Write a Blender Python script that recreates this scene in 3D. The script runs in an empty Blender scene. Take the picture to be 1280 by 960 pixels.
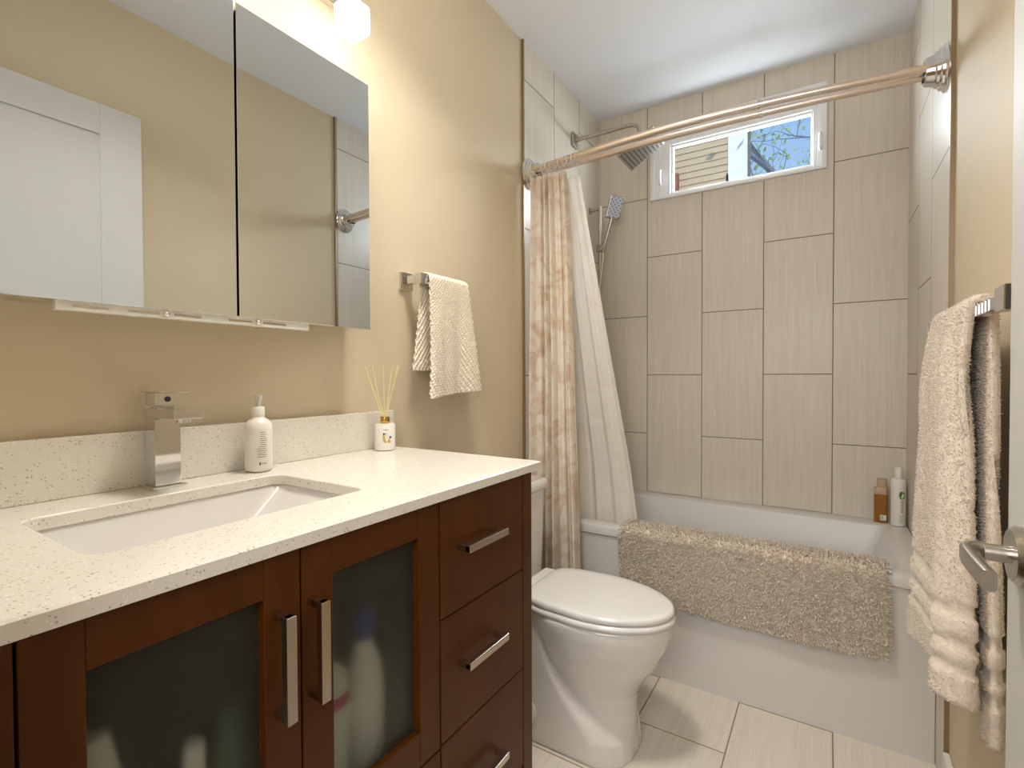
import bpy, bmesh, math, random
from mathutils import Vector, Matrix, noise
random.seed(7)
PI = math.pi
C = bpy.context.scene.collection
scn = bpy.context.scene

# ------------------------------------------------------------------ camera
camd = bpy.data.cameras.new('camera')
camd.sensor_fit = 'HORIZONTAL'; camd.sensor_width = 36.0
camd.lens = 622.162 * 36.0 / 1280.0
camd.clip_start = 0.02
cam = bpy.data.objects.new('camera', camd); C.objects.link(cam)
R_ = (0.84424111, 0.5359501, -0.00379947); U_ = (-0.00563564, 0.01596561, 0.99985666); F_ = (-0.53593393, 0.84409869, -0.01649925)
cam.matrix_world = Matrix(((R_[0], U_[0], -F_[0], 1.1624), (R_[1], U_[1], -F_[1], -2.0466), (R_[2], U_[2], -F_[2], 1.2538), (0, 0, 0, 1)))
scn.camera = cam
scn.view_settings.view_transform = 'Standard'
scn.view_settings.look = 'None'
scn.view_settings.gamma = 1.0
scn.view_settings.use_curve_mapping = False
scn.view_settings.exposure = 0.1

# ------------------------------------------------------------------ world, sun, lights
def lin(c):
    return tuple((x / 255 / 12.92) if x / 255 <= 0.04045 else ((x / 255 + 0.055) / 1.055) ** 2.4 for x in c) + (1.0,)

wd = bpy.data.worlds.new('sky'); scn.world = wd; wd.use_nodes = True
nt = wd.node_tree
bgn = nt.nodes['Background']
tc = nt.nodes.new('ShaderNodeTexCoord'); sp = nt.nodes.new('ShaderNodeSeparateXYZ'); cr = nt.nodes.new('ShaderNodeValToRGB')
nt.links.new(tc.outputs['Generated'], sp.inputs[0]); nt.links.new(sp.outputs['Z'], cr.inputs[0]); nt.links.new(cr.outputs[0], bgn.inputs[0])
cr.color_ramp.elements[0].position = 0.15; cr.color_ramp.elements[0].color = lin((196, 220, 244))
cr.color_ramp.elements[1].position = 0.6; cr.color_ramp.elements[1].color = lin((104, 168, 236))
bgn.inputs[1].default_value = 1.0

def light(name, kind, loc, energy, color, size=None, target=None, size_y=None, spread=None):
    d = bpy.data.lights.new(name, kind); d.energy = energy; d.color = color
    if kind == 'AREA':
        d.shape = 'RECTANGLE' if size_y else 'SQUARE'; d.size = size
        if size_y: d.size_y = size_y
        if spread: d.spread = spread
    elif kind == 'POINT': d.shadow_soft_size = size or 0.03
    o = bpy.data.objects.new(name, d); C.objects.link(o); o.location = loc
    if target is not None:
        o.rotation_euler = (Vector(target) - Vector(loc)).to_track_quat('-Z', 'Y').to_euler()
    return o
sun = light('sun', 'SUN', (0, -5, 10), 3.0, (1.0, .95, .86)); sun.data.angle = 0.01
sun.rotation_euler = (Vector((-.35, 1, -1.1))).to_track_quat('-Z', 'Y').to_euler()
HALL_E = 32.0; WIN_E = 17.0; DOWN_E = 10.0; DRUM_EM = 6.2; SHADE_EM = 14.0
light('hallway_fill_light', 'AREA', (1.0, -2.95, 1.95), HALL_E, (.97, .98, 1.0), 1.2, (0.6, -1.0, 1.2))  # added frontal fill through the doorway, no lamp stands in the hall
light('ceiling_fill_light', 'AREA', (.54, -1.12, 2.63), DOWN_E, (1.0, .97, .93), .26, (.62, -1.12, 0), None, math.radians(125))  # added downward fill below the drum, brightens counter and floor
light('window_daylight', 'AREA', (0.76, 0.98, 2.45), WIN_E, (.84, .92, 1.0), .62, (0.76, 0.0, 1.9), .22)

# ------------------------------------------------------------------ materials
MATS = {}
def newmat(name):
    m = bpy.data.materials.new(name); m.use_nodes = True; MATS[name] = m
    return m, m.node_tree, m.node_tree.nodes['Principled BSDF']
def setc(b, **k):
    names = {'color': 'Base Color', 'rough': 'Roughness', 'metal': 'Metallic', 'trans': 'Transmission Weight', 'ior': 'IOR', 'coat': 'Coat Weight',
             'coatr': 'Coat Roughness', 'sss': 'Subsurface Weight', 'sheen': 'Sheen Weight', 'spec': 'Specular IOR Level', 'alpha': 'Alpha',
             'em': 'Emission Strength', 'emc': 'Emission Color'}
    for a, v in k.items(): b.inputs[names[a]].default_value = v
def N(nt, t, **k):
    n = nt.nodes.new(t)
    for a, v in k.items():
        if a.startswith('i'): n.inputs[int(a[1:])].default_value = v
        else: setattr(n, a, v)
    return n
def M_(nt, op, a, b=None):
    n = nt.nodes.new('ShaderNodeMath'); n.operation = op
    for i, v in enumerate((a, b)):
        if v is None: continue
        if isinstance(v, (int, float)): n.inputs[i].default_value = v
        else: nt.links.new(v, n.inputs[i])
    return n.outputs[0]
def mix(nt, f, a, b):
    n = nt.nodes.new('ShaderNodeMix'); n.data_type = 'RGBA'
    for s, v in ((0, f), (6, a), (7, b)):
        if isinstance(v, (int, float)): n.inputs[s].default_value = v
        elif isinstance(v, tuple): n.inputs[s].default_value = v
        else: nt.links.new(v, n.inputs[s])
    return n.outputs[2]
def plain(name, rgb, rough=.5, metal=0, var=.04, scale=30, bump=0, bscale=200, **k):
    """plain procedural material: base colour with faint noise variation"""
    m, nt, b = newmat(name)
    setc(b, rough=rough, metal=metal, **k)
    tcn = N(nt, 'ShaderNodeTexCoord')
    no = N(nt, 'ShaderNodeTexNoise'); no.inputs['Scale'].default_value = scale; no.inputs['Detail'].default_value = 3
    nt.links.new(tcn.outputs['Object'], no.inputs['Vector'])
    c = lin(rgb); d = tuple(max(0, x * (1 - var)) for x in c[:3]) + (1,); e = tuple(min(1, x * (1 + var)) for x in c[:3]) + (1,)
    nt.links.new(mix(nt, no.outputs['Fac'], d, e), b.inputs['Base Color'])
    if bump:
        n2 = N(nt, 'ShaderNodeTexNoise'); n2.inputs['Scale'].default_value = bscale
        nt.links.new(tcn.outputs['Object'], n2.inputs['Vector'])
        bp = N(nt, 'ShaderNodeBump'); bp.inputs['Strength'].default_value = bump; bp.inputs['Distance'].default_value = .002
        nt.links.new(n2.outputs['Fac'], bp.inputs['Height']); nt.links.new(bp.outputs[0], b.inputs['Normal'])
    return m

plain('wall_paint', (209, 193, 164), .6, spec=.1, bump=.15, bscale=260, var=.015, scale=3)
plain('ceiling_paint', (236, 239, 244), .7, var=.01)
plain('white_paint', (226, 222, 212), .35, var=.01)
plain('door_paint', (200, 197, 190), .55, spec=.1, var=.01)
plain('window_vinyl', (236, 236, 236), .35, var=.01)
plain('porcelain', (222, 217, 210), .08, var=.01, coat=.5, coatr=.03)
plain('seat_plastic', (230, 227, 222), .16, var=.01, coat=.3, coatr=.05)
plain('tub_acrylic', (212, 208, 202), .3, var=.01, spec=.35)
plain('chrome', (225, 226, 228), .06, 1.0, var=.01)
plain('brushed_nickel', (196, 184, 168), .22, 1.0, var=.02)
plain('satin_steel', (186, 178, 168), .28, 1.0, var=.02)
plain('rod_metal', (236, 222, 212), .3, 1.0, var=.02)
plain('mirror', (220, 226, 230), .008, 1.0, var=.002)
plain('trim_metal', (150, 130, 104), .4, .6, var=.02)
plain('dark_gap', (24, 16, 12), .8)
plain('brass', (196, 160, 84), .25, 1.0)
plain('reed', (226, 214, 160), .7)
plain('white_plastic', (232, 226, 215), .35, sss=.0)
plain('translucent_plastic', (232, 228, 220), .3, trans=.45)
plain('basket_plastic', (120, 120, 104), .35, trans=.6)
plain('amber_plastic', (176, 118, 48), .15, trans=.35)
plain('pinkish_cap', (190, 160, 132), .35)
plain('ink', (92, 88, 84), .6)
plain('leaf_green', (60, 124, 44), .5)
plain('leaf_light', (150, 190, 70), .5)
plain('gold_ink', (206, 170, 92), .5)
plain('magenta_ink', (190, 40, 92), .5)
plain('blue_plastic', (40, 52, 140), .4)
plain('green_plastic', (50, 92, 70), .4)
plain('rubber_dark', (50, 48, 46), .6)
plain('nozzle_grey', (104, 98, 94), .5, .2)
plain('head_metal', (165, 158, 150), .3, .8)
plain('head_blue', (196, 208, 226), .3, var=.15, scale=500)
plain('siding', (196, 172, 138), .8, var=.2, scale=60)
plain('siding_white', (238, 236, 230), .7)
plain('brick_red', (150, 92, 70), .8)
plain('bark', (104, 112, 130), .9, var=.2)
plain('foliage', (150, 180, 120), .8, var=.3, scale=5)
plain('hall_floor', (150, 120, 90), .5)
plain('grout_dark', (120, 100, 80), .8)

def quartz():
    m, nt, b = newmat('quartz'); setc(b, rough=.16)
    tcn = N(nt, 'ShaderNodeTexCoord')
    base = lin((228, 221, 207))
    col = base
    prev = None
    for sc, th, cc in ((190, .24, (162, 146, 122)), (100, .18, (186, 172, 150)), (260, .25, (252, 250, 244)), (70, .09, (165, 148, 124))):
        v = N(nt, 'ShaderNodeTexVoronoi'); v.inputs['Scale'].default_value = sc; v.inputs['Randomness'].default_value = 1
        nt.links.new(tcn.outputs['Object'], v.inputs['Vector'])
        n = N(nt, 'ShaderNodeTexNoise'); n.inputs['Scale'].default_value = sc * .45; nt.links.new(tcn.outputs['Object'], n.inputs['Vector'])
        a = M_(nt, 'LESS_THAN', v.outputs['Distance'], th)
        s = M_(nt, 'GREATER_THAN', n.outputs['Fac'], .53)
        f = M_(nt, 'MULTIPLY', M_(nt, 'MULTIPLY', a, s), .75)
        prev = mix(nt, f, prev if prev is not None else base, lin(cc))
    nt.links.new(prev, b.inputs['Base Color'])
quartz()

def tile(name, base, dark, u_axis, u0, w, v_axis, v0, h, groutc, rough, streak_axis, off=.5, gw=.0023):
    """stack-bond columns of width w along u, tile length h along v, every second column shifted by half"""
    m, nt, b = newmat(name); setc(b, rough=rough, spec=.3)
    g = N(nt, 'ShaderNodeNewGeometry'); s = N(nt, 'ShaderNodeSeparateXYZ'); nt.links.new(g.outputs['Position'], s.inputs[0])
    ax = {'x': s.outputs[0], 'y': s.outputs[1], 'z': s.outputs[2]}
    u = M_(nt, 'DIVIDE', M_(nt, 'SUBTRACT', ax[u_axis], u0), w)
    fl = M_(nt, 'FLOOR', u); uf = M_(nt, 'SUBTRACT', u, fl)
    par = M_(nt, 'ABSOLUTE', M_(nt, 'MODULO', fl, 2.0))
    v = M_(nt, 'SUBTRACT', M_(nt, 'DIVIDE', M_(nt, 'SUBTRACT', ax[v_axis], v0), h), M_(nt, 'MULTIPLY', par, off))
    vfl = M_(nt, 'FLOOR', v); vf = M_(nt, 'SUBTRACT', v, vfl)
    du = M_(nt, 'MULTIPLY', M_(nt, 'MINIMUM', uf, M_(nt, 'SUBTRACT', 1.0, uf)), w)
    dv = M_(nt, 'MULTIPLY', M_(nt, 'MINIMUM', vf, M_(nt, 'SUBTRACT', 1.0, vf)), h)
    dist = M_(nt, 'MINIMUM', du, dv)
    mr = N(nt, 'ShaderNodeMapRange'); nt.links.new(dist, mr.inputs[0]); mr.inputs[1].default_value = gw * .7; mr.inputs[2].default_value = gw * 1.2
    mask = mr.outputs[0]
    # streaks
    cb = N(nt, 'ShaderNodeCombineXYZ')
    across = ax[u_axis] if streak_axis == 'v' else ax[v_axis]; along = ax[v_axis] if streak_axis == 'v' else ax[u_axis]
    nt.links.new(M_(nt, 'MULTIPLY', across, 230.0), cb.inputs[0]); nt.links.new(M_(nt, 'MULTIPLY', along, 5.0), cb.inputs[1])
    tid = M_(nt, 'ADD', M_(nt, 'MULTIPLY', fl, 7.31), M_(nt, 'MULTIPLY', vfl, 3.77)); nt.links.new(tid, cb.inputs[2])
    no = N(nt, 'ShaderNodeTexNoise'); no.inputs['Scale'].default_value = 1; no.inputs['Detail'].default_value = 4; nt.links.new(cb.outputs[0], no.inputs['Vector'])
    cb2 = N(nt, 'ShaderNodeCombineXYZ'); nt.links.new(M_(nt, 'MULTIPLY', across, 45.0), cb2.inputs[0]); nt.links.new(M_(nt, 'MULTIPLY', along, 1.2), cb2.inputs[1]); nt.links.new(tid, cb2.inputs[2])
    no2 = N(nt, 'ShaderNodeTexNoise'); no2.inputs['Scale'].default_value = 1; nt.links.new(cb2.outputs[0], no2.inputs['Vector'])
    ss = M_(nt, 'ADD', M_(nt, 'MULTIPLY', no.outputs['Fac'], .65), M_(nt, 'MULTIPLY', no2.outputs['Fac'], .35))
    mr2 = N(nt, 'ShaderNodeMapRange'); nt.links.new(ss, mr2.inputs[0]); mr2.inputs[1].default_value = .36; mr2.inputs[2].default_value = .64
    col = mix(nt, mr2.outputs[0], lin(dark), lin(base))
    nt.links.new(mix(nt, mask, lin(groutc), col), b.inputs['Base Color'])
    rr = M_(nt, 'SUBTRACT', .8, M_(nt, 'MULTIPLY', mask, .8 - rough)); nt.links.new(rr, b.inputs['Roughness'])
    bp = N(nt, 'ShaderNodeBump'); bp.inputs['Strength'].default_value = .6; bp.inputs['Distance'].default_value = .001
    nt.links.new(M_(nt, 'ADD', mask, M_(nt, 'MULTIPLY', no.outputs['Fac'], .1)), bp.inputs['Height']); nt.links.new(bp.outputs[0], b.inputs['Normal'])
TW, TH = .2968, .6665
WT = ((220, 211, 196), (208, 198, 182))
tile('tile_back', WT[0], WT[1], 'x', -.006, TW, 'z', .923, TH, (132, 114, 94), .34, 'v')
tile('tile_left', WT[0], WT[1], 'y', .1865 - TW, TW, 'z', 1.255, TH, (132, 114, 94), .34, 'v')
tile('tile_right', WT[0], WT[1], 'y', .178 - TW, TW, 'z', 1.255, TH, (132, 114, 94), .34, 'v')
tile('tile_floor', (226, 217, 203), (214, 204, 189), 'x', .5800 - 2 * .3015, .3015, 'y', -.297 - .61, .61, (150, 128, 100), .3, 'v', gw=.0024)

def wood():
    m, nt, b = newmat('cherry_wood'); setc(b, rough=.34, spec=.16)
    tcn = N(nt, 'ShaderNodeTexCoord'); mp = N(nt, 'ShaderNodeMapping'); mp.inputs['Scale'].default_value = (6, 6, 1.0)
    nt.links.new(tcn.outputs['Object'], mp.inputs[0])
    no = N(nt, 'ShaderNodeTexNoise'); no.inputs['Scale'].default_value = 4; no.inputs['Detail'].default_value = 6; no.inputs['Distortion'].default_value = .6
    nt.links.new(mp.outputs[0], no.inputs['Vector'])
    nt.links.new(mix(nt, no.outputs['Fac'], lin((66, 32, 6)), lin((92, 50, 12))), b.inputs['Base Color'])
wood()
plain('wood_inside', (44, 28, 18), .6)

def frosted():
    m, nt, b = newmat('frosted_glass'); setc(b, color=(.86, .90, .86, 1), rough=.32, trans=1.0, ior=1.2, spec=.3)
    out = nt.nodes['Material Output']; d = N(nt, 'ShaderNodeBsdfDiffuse'); d.inputs[0].default_value = lin((116, 112, 92))
    mx = N(nt, 'ShaderNodeMixShader'); mx.inputs[0].default_value = .11
    nt.links.new(b.outputs[0], mx.inputs[1]); nt.links.new(d.outputs[0], mx.inputs[2]); nt.links.new(mx.outputs[0], out.inputs[0])
frosted()
def clearglass():
    m, nt, b = newmat('window_glass')
    out = nt.nodes['Material Output']; tr = N(nt, 'ShaderNodeBsdfTransparent'); gl = N(nt, 'ShaderNodeBsdfGlossy'); gl.inputs['Roughness'].default_value = .02
    tr.inputs[0].default_value = (.95, .97, .98, 1)
    mx = N(nt, 'ShaderNodeMixShader'); mx.inputs[0].default_value = .05
    nt.links.new(tr.outputs[0], mx.inputs[1]); nt.links.new(gl.outputs[0], mx.inputs[2]); nt.links.new(mx.outputs[0], out.inputs[0])
clearglass()
def emit(name, rgb, st, mixd=0):
    m, nt, b = newmat(name); setc(b, color=lin(rgb), em=st, emc=lin(rgb), rough=.3)
emit('lamp_glass', (255, 247, 236), SHADE_EM)
emit('fill_drum_glow', (255, 247, 236), DRUM_EM)  # glow of the added ceiling drum

def fabric(name, rgb, rgb2, scale, rough=.9, bump=.4, bscale=500, transl=0.0, thr=(.45, .6), distort=1.5):
    m, nt, b = newmat(name); setc(b, rough=rough, sheen=.25, spec=.15)
    tcn = N(nt, 'ShaderNodeTexCoord')
    no = N(nt, 'ShaderNodeTexNoise'); no.inputs['Scale'].default_value = scale; no.inputs['Detail'].default_value = 5; no.inputs['Distortion'].default_value = distort
    nt.links.new(tcn.outputs['Object'], no.inputs['Vector'])
    mr = N(nt, 'ShaderNodeMapRange'); nt.links.new(no.outputs['Fac'], mr.inputs[0]); mr.inputs[1].default_value = thr[0]; mr.inputs[2].default_value = thr[1]
    c = mix(nt, mr.outputs[0], lin(rgb), lin(rgb2)); nt.links.new(c, b.inputs['Base Color'])
    n2 = N(nt, 'ShaderNodeTexNoise'); n2.inputs['Scale'].default_value = bscale; nt.links.new(tcn.outputs['Object'], n2.inputs['Vector'])
    bp = N(nt, 'ShaderNodeBump'); bp.inputs['Strength'].default_value = bump; bp.inputs['Distance'].default_value = .002
    nt.links.new(n2.outputs['Fac'], bp.inputs['Height']); nt.links.new(bp.outputs[0], b.inputs['Normal'])
    if transl:
        out = nt.nodes['Material Output']; t = N(nt, 'ShaderNodeBsdfTranslucent'); nt.links.new(c, t.inputs[0])
        mx = N(nt, 'ShaderNodeMixShader'); mx.inputs[0].default_value = transl
        nt.links.new(b.outputs[0], mx.inputs[1]); nt.links.new(t.outputs[0], mx.inputs[2]); nt.links.new(mx.outputs[0], out.inputs[0])
    return m
fabric('curtain_cloth', (252, 244, 230), (226, 200, 170), 11, transl=.4, bump=.15, thr=(.44, .72), distort=1.4)
fabric('liner_cloth', (252, 248, 242), (248, 243, 236), 5, rough=.5, transl=.5, bump=.05)
fabric('terry_cream', (228, 214, 196), (216, 200, 180), 60)
fabric('terry_band', (240, 222, 198), (232, 214, 190), 60)
fabric('waffle_cream', (240, 228, 208), (230, 217, 196), 60)
fabric('shag_taupe', (240, 226, 206), (206, 190, 168), 90, bump=.2)

# ------------------------------------------------------------------ mesh helpers
def obj(name, bm, mat, parent=None, smooth=None, loc=None):
    me = bpy.data.meshes.new(name)
    if isinstance(bm, tuple): me.from_pydata(bm[0], [], bm[1])
    else:
        bmesh.ops.recalc_face_normals(bm, faces=bm.faces); bm.to_mesh(me); bm.free()
    o = bpy.data.objects.new(name, me); C.objects.link(o)
    if mat:
        for mm in (mat if isinstance(mat, (list, tuple)) else [mat]): me.materials.append(MATS[mm])
    if smooth is not None:
        for p in me.polygons: p.use_smooth = True
        if smooth > 0:
            me.set_sharp_from_angle(angle=math.radians(smooth))
    if parent: o.parent = parent
    if loc: o.location = loc
    return o
def tag(o, label, cat, group=None, kind=None):
    if label: o['label'] = label
    if cat: o['category'] = cat
    if group: o['group'] = group
    if kind: o['kind'] = kind
    return o
def thing(name, label, cat, loc=(0, 0, 0), group=None):
    o = bpy.data.objects.new(name, None); C.objects.link(o); o.location = loc; o.empty_display_size = .05
    tag(o, label, cat, group)
    bpy.context.view_layer.update()
    return o
def part(name, bm, mat, parent, smooth=None, label=None):
    """mesh given in world coordinates, parented to an empty that sits at its own place"""
    o = obj(name, bm, mat, None, smooth)
    o.parent = parent
    off = Vector((0, 0, 0)); p = parent
    while p: off += Vector(p.location); p = p.parent
    o.data.transform(Matrix.Translation(-off))
    if label: o['label'] = label
    return o
def struct(name, bm, mat, smooth=None, parent=None, label=None):
    o = obj(name, bm, mat, parent, smooth); o['kind'] = 'structure'
    if label: o['label'] = label
    return o

def bx(bm, x0, x1, y0, y1, z0, z1, bev=0, seg=2, M=None):
    r = bmesh.ops.create_cube(bm, size=1)
    vs = r['verts']
    for v in vs:
        v.co = Vector(((x0 + x1) / 2 + v.co.x * (x1 - x0), (y0 + y1) / 2 + v.co.y * (y1 - y0), (z0 + z1) / 2 + v.co.z * (z1 - z0)))
    if bev:
        es = list({e for v in vs for e in v.link_edges})
        r2 = bmesh.ops.bevel(bm, geom=es, offset=bev, segments=seg, affect='EDGES', profile=.5)
        vs = list({v for f in r2['faces'] for v in f.verts} | {v for v in vs if v.is_valid})
    if M:
        bmesh.ops.transform(bm, matrix=M, verts=vs)
    return bm
def box(*a, **k): return bx(bmesh.new(), *a, **k)
def tube(bm, pts, r, seg=16, cap=True):
    pts = [Vector(p) for p in pts]; n = len(pts)
    rs = r if isinstance(r, (list, tuple)) else [r] * n
    rings = []; up = None
    for i, p in enumerate(pts):
        t = (pts[min(i + 1, n - 1)] - pts[max(i - 1, 0)]).normalized()
        if up is None:
            a = Vector((0, 0, 1)) if abs(t.z) < .9 else Vector((1, 0, 0)); up = (a - t * a.dot(t)).normalized()
        else: up = (up - t * up.dot(t)).normalized()
        s = t.cross(up)
        rings.append([bm.verts.new(p + (up * math.cos(2 * PI * k / seg) + s * math.sin(2 * PI * k / seg)) * rs[i]) for k in range(seg)])
    for i in range(n - 1):
        for k in range(seg):
            bm.faces.new((rings[i][k], rings[i][(k + 1) % seg], rings[i + 1][(k + 1) % seg], rings[i + 1][k]))
    if cap:
        bm.faces.new(rings[0][::-1]); bm.faces.new(rings[-1])
    return bm
def loft(bm, rings, cap0=True, cap1=True, closed=True):
    vr = [[bm.verts.new(p) for p in r] for r in rings]; n = len(vr[0])
    for i in range(len(vr) - 1):
        for k in range(n if closed else n - 1):
            bm.faces.new((vr[i][k], vr[i][(k + 1) % n], vr[i + 1][(k + 1) % n], vr[i + 1][k]))
    if cap0: bm.faces.new(vr[0][::-1])
    if cap1: bm.faces.new(vr[-1])
    return bm
def lathe(bm, prof, cx, cy, z0=0, seg=32, axis='z', ex=1, ey=1):
    rings = []
    for r, z in prof:
        rg = []
        for k in range(seg):
            a = 2 * PI * k / seg; u, v = max(r, 1e-4) * math.cos(a) * ex, max(r, 1e-4) * math.sin(a) * ey
            if axis == 'z': rg.append((cx + u, cy + v, z0 + z))
            elif axis == 'x': rg.append((z0 + z, cx + u, cy + v))      # cx,cy are y,z
        rings.append(rg)
    return loft(bm, rings)
def rrect(x0, x1, y0, y1, z, r, k=6):
    pts = []
    for cx, cy, a0 in ((x1 - r, y1 - r, 0), (x0 + r, y1 - r, 90), (x0 + r, y0 + r, 180), (x1 - r, y0 + r, 270)):
        for i in range(k + 1):
            a = math.radians(a0 + 90 * i / k); pts.append((cx + r * math.cos(a), cy + r * math.sin(a), z))
    return pts
def sheet(f, nu, nv, thick=0.0):
    """grid surface f(u,v)->xyz, given thickness by a second offset layer"""
    P = [[Vector(f(i / nu, j / nv)) for j in range(nv + 1)] for i in range(nu + 1)]
    bm = bmesh.new()
    if not thick:
        V = [[bm.verts.new(p) for p in r] for r in P]
        for i in range(nu):
            for j in range(nv): bm.faces.new((V[i][j], V[i + 1][j], V[i + 1][j + 1], V[i][j + 1]))
        return bm
    def nrm(i, j):
        a = P[min(i + 1, nu)][j] - P[max(i - 1, 0)][j]; b = P[i][min(j + 1, nv)] - P[i][max(j - 1, 0)]
        n = a.cross(b); return n.normalized() if n.length > 1e-12 else Vector((1, 0, 0))
    A = [[None] * (nv + 1) for _ in range(nu + 1)]; B = [[None] * (nv + 1) for _ in range(nu + 1)]
    for i in range(nu + 1):
        for j in range(nv + 1):
            n = nrm(i, j); A[i][j] = bm.verts.new(P[i][j] + n * thick / 2); B[i][j] = bm.verts.new(P[i][j] - n * thick / 2)
    for i in range(nu):
        for j in range(nv):
            bm.faces.new((A[i][j], A[i + 1][j], A[i + 1][j + 1], A[i][j + 1])); bm.faces.new((B[i][j], B[i][j + 1], B[i + 1][j + 1], B[i + 1][j]))
    for i in range(nu):
        bm.faces.new((A[i][0], B[i][0], B[i + 1][0], A[i + 1][0])); bm.faces.new((A[i][nv], A[i + 1][nv], B[i + 1][nv], B[i][nv]))
    for j in range(nv):
        bm.faces.new((A[0][j], A[0][j + 1], B[0][j + 1], B[0][j])); bm.faces.new((A[nu][j], B[nu][j], B[nu][j + 1], A[nu][j + 1]))
    return bm
def tufts(src, count, h, w, seed=1, curl=.5, jitter=.4, keep=None, sides=3):
    """a pile: many little bent blades standing on the faces of object src -> (verts, faces) in src space"""
    rnd = random.Random(seed); me = src.data
    tri = []; tot = 0; cum = []
    for p in me.polygons:
        vs = [me.vertices[i].co for i in p.vertices]
        for k in range(1, len(vs) - 1):
            a = (vs[k] - vs[0]).cross(vs[k + 1] - vs[0]).length / 2
            if a <= 0: continue
            tri.append((vs[0], vs[k], vs[k + 1], p.normal)); tot += a; cum.append(tot)
    import bisect
    V = []; Fc = []
    for _ in range(count):
        t = tri[min(bisect.bisect(cum, rnd.random() * tot), len(tri) - 1)]
        a, b = rnd.random(), rnd.random()
        if a + b > 1: a, b = 1 - a, 1 - b
        p = t[0] + (t[1] - t[0]) * a + (t[2] - t[0]) * b
        if keep and not keep(p, t[3]): continue
        n = t[3]
        d = Vector((rnd.gauss(0, 1), rnd.gauss(0, 1), rnd.gauss(0, 1))); d = (d - n * d.dot(n))
        if d.length < 1e-6: continue
        d.normalize(); s = n.cross(d)
        hh = h * (1 + rnd.uniform(-jitter, jitter)); g = Vector((0, 0, -.25 * curl))
        m1 = p + n * hh * .6 + d * hh * curl * .25; m2 = p + (n * .95 + d * curl * .9 + g).normalized() * hh
        q = len(V)
        for c, ww in ((p - n * .0008, w), (m1, w * .95)):
            for k in range(sides):
                an = 2 * PI * k / sides; V.append(c + (d * math.cos(an) + s * math.sin(an)) * ww / 2)
        V.append(m2)
        for k in range(sides):
            k2 = (k + 1) % sides
            Fc.append((q + k, q + k2, q + sides + k2, q + sides + k)); Fc.append((q + sides + k, q + sides + k2, q + 2 * sides))
    return ([tuple(v) for v in V], Fc)

W, D, H = 1.46, .768, 2.765
# ------------------------------------------------------------------ the room shell
NY = -1.98                      # near wall (camera stands in its doorway)
struct('floor', box(-.1, 1.6, NY - .12, D + .2, -.06, 0), 'tile_floor')
struct('ceiling', box(-.1, 1.6, NY - .12, D + .2, H, H + .08), 'ceiling_paint')
struct('wall_left', box(-.11, -.01, NY - .12, D + .2, 0, H), 'wall_paint')
struct('wall_right', box(W + .01, W + .11, NY - .12, D + .2, 0, H), 'wall_paint')
nw = bmesh.new(); bx(nw, -.01, .58, NY - .12, NY, 0, H); bx(nw, .58, W + .01, NY - .12, NY, 2.32, H)
struct('wall_front', nw, 'wall_paint')
struct('trim_1', box(.56, .64, NY - .125, NY + .0, 0, 2.32, .004), 'white_paint')
# tiled walls of the tub alcove
WX0, WX1, WZ0, WZ1 = .312, 1.152, 2.234, 2.640
def holed(y0, y1, mat_, name, x0=-.01, x1=W + .01):
    b = bmesh.new(); bx(b, x0, WX0, y0, y1, 0, H); bx(b, WX1, x1, y0, y1, 0, H); bx(b, WX0, WX1, y0, y1, 0, WZ0); bx(b, WX0, WX1, y0, y1, WZ1, H)
    return struct(name, b, mat_)
holed(D, D + .012, 'tile_back', 'wall_back')
holed(D + .012, D + .2, 'wall_paint', 'wall_outer', -.11, W + .11)
wl = struct('wall_left_tile', box(-.0099, 0, -.105, D, 0, H), 'tile_left')
wr = struct('wall_right_tile', box(W, W + .0099, -.125, D, 0, H), 'tile_right')
struct('trim_2', box(-.0099, .0015, -.113, -.105, 0, H), 'trim_metal')
struct('trim_3', box(W - .0015, W + .0099, -.133, -.125, 0, H), 'trim_metal')
# baseboards
bb = bmesh.new()
def bboard(x0, x1, y0, y1): 
    b = bmesh.new(); bx(b, x0, x1, y0, y1, 0, .14, .004); return b
struct('baseboard_right', bboard(W - .006, W + .01, NY, -.14), 'white_paint')
struct('baseboard_left', bboard(-.01, .006, -.93, -.12), 'white_paint')
# hall behind the camera
struct('floor_hall', box(-.6, 2.4, -4.0, NY - .12, -.06, 0), 'hall_floor')
hc = bmesh.new(); bx(hc, -.6, 2.4, -4.0, NY - .12, H, H + .08); struct('ceiling_hall', hc, 'ceiling_paint')
hw = bmesh.new(); bx(hw, -.7, -.6, -4.1, NY - .12, 0, H); bx(hw, 2.4, 2.5, -4.1, NY - .12, 0, H); bx(hw, -.7, 2.5, -4.1, -4.0, 0, H)
bx(hw, -.7, -.11, NY - .12, NY - .02, 0, H); bx(hw, W + .11, 2.5, NY - .12, NY - .02, 0, H)
struct('wall_hall', hw, 'wall_paint')

# ------------------------------------------------------------------ window
wn = bpy.data.objects.new('window_1', None); C.objects.link(wn); wn['kind'] = 'structure'; wn.location = (.73, .78, 2.234)
def frame_rect(bm, x0, x1, z0, z1, t, y0, y1, bev=.002):
    tx = t if isinstance(t, tuple) else (t, t, t, t)          # left right bottom top
    bx(bm, x0, x0 + tx[0], y0, y1, z0, z1, bev); bx(bm, x1 - tx[1], x1, y0, y1, z0, z1, bev)
    bx(bm, x0 + tx[0], x1 - tx[1], y0, y1, z0, z0 + tx[2], bev); bx(bm, x0 + tx[0], x1 - tx[1], y0, y1, z1 - tx[3], z1, bev)
    return bm
f = bmesh.new()
frame_rect(f, WX0, WX1, WZ0, WZ1, (.022, .022, .016, .045), .752, .90)
frame_rect(f, WX0 + .02, WX1 - .02, WZ0 + .014, WZ1 - .043, (.028, .02, .006, .022), .765, .90)
part('window_frame', f, 'window_vinyl', wn)
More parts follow.
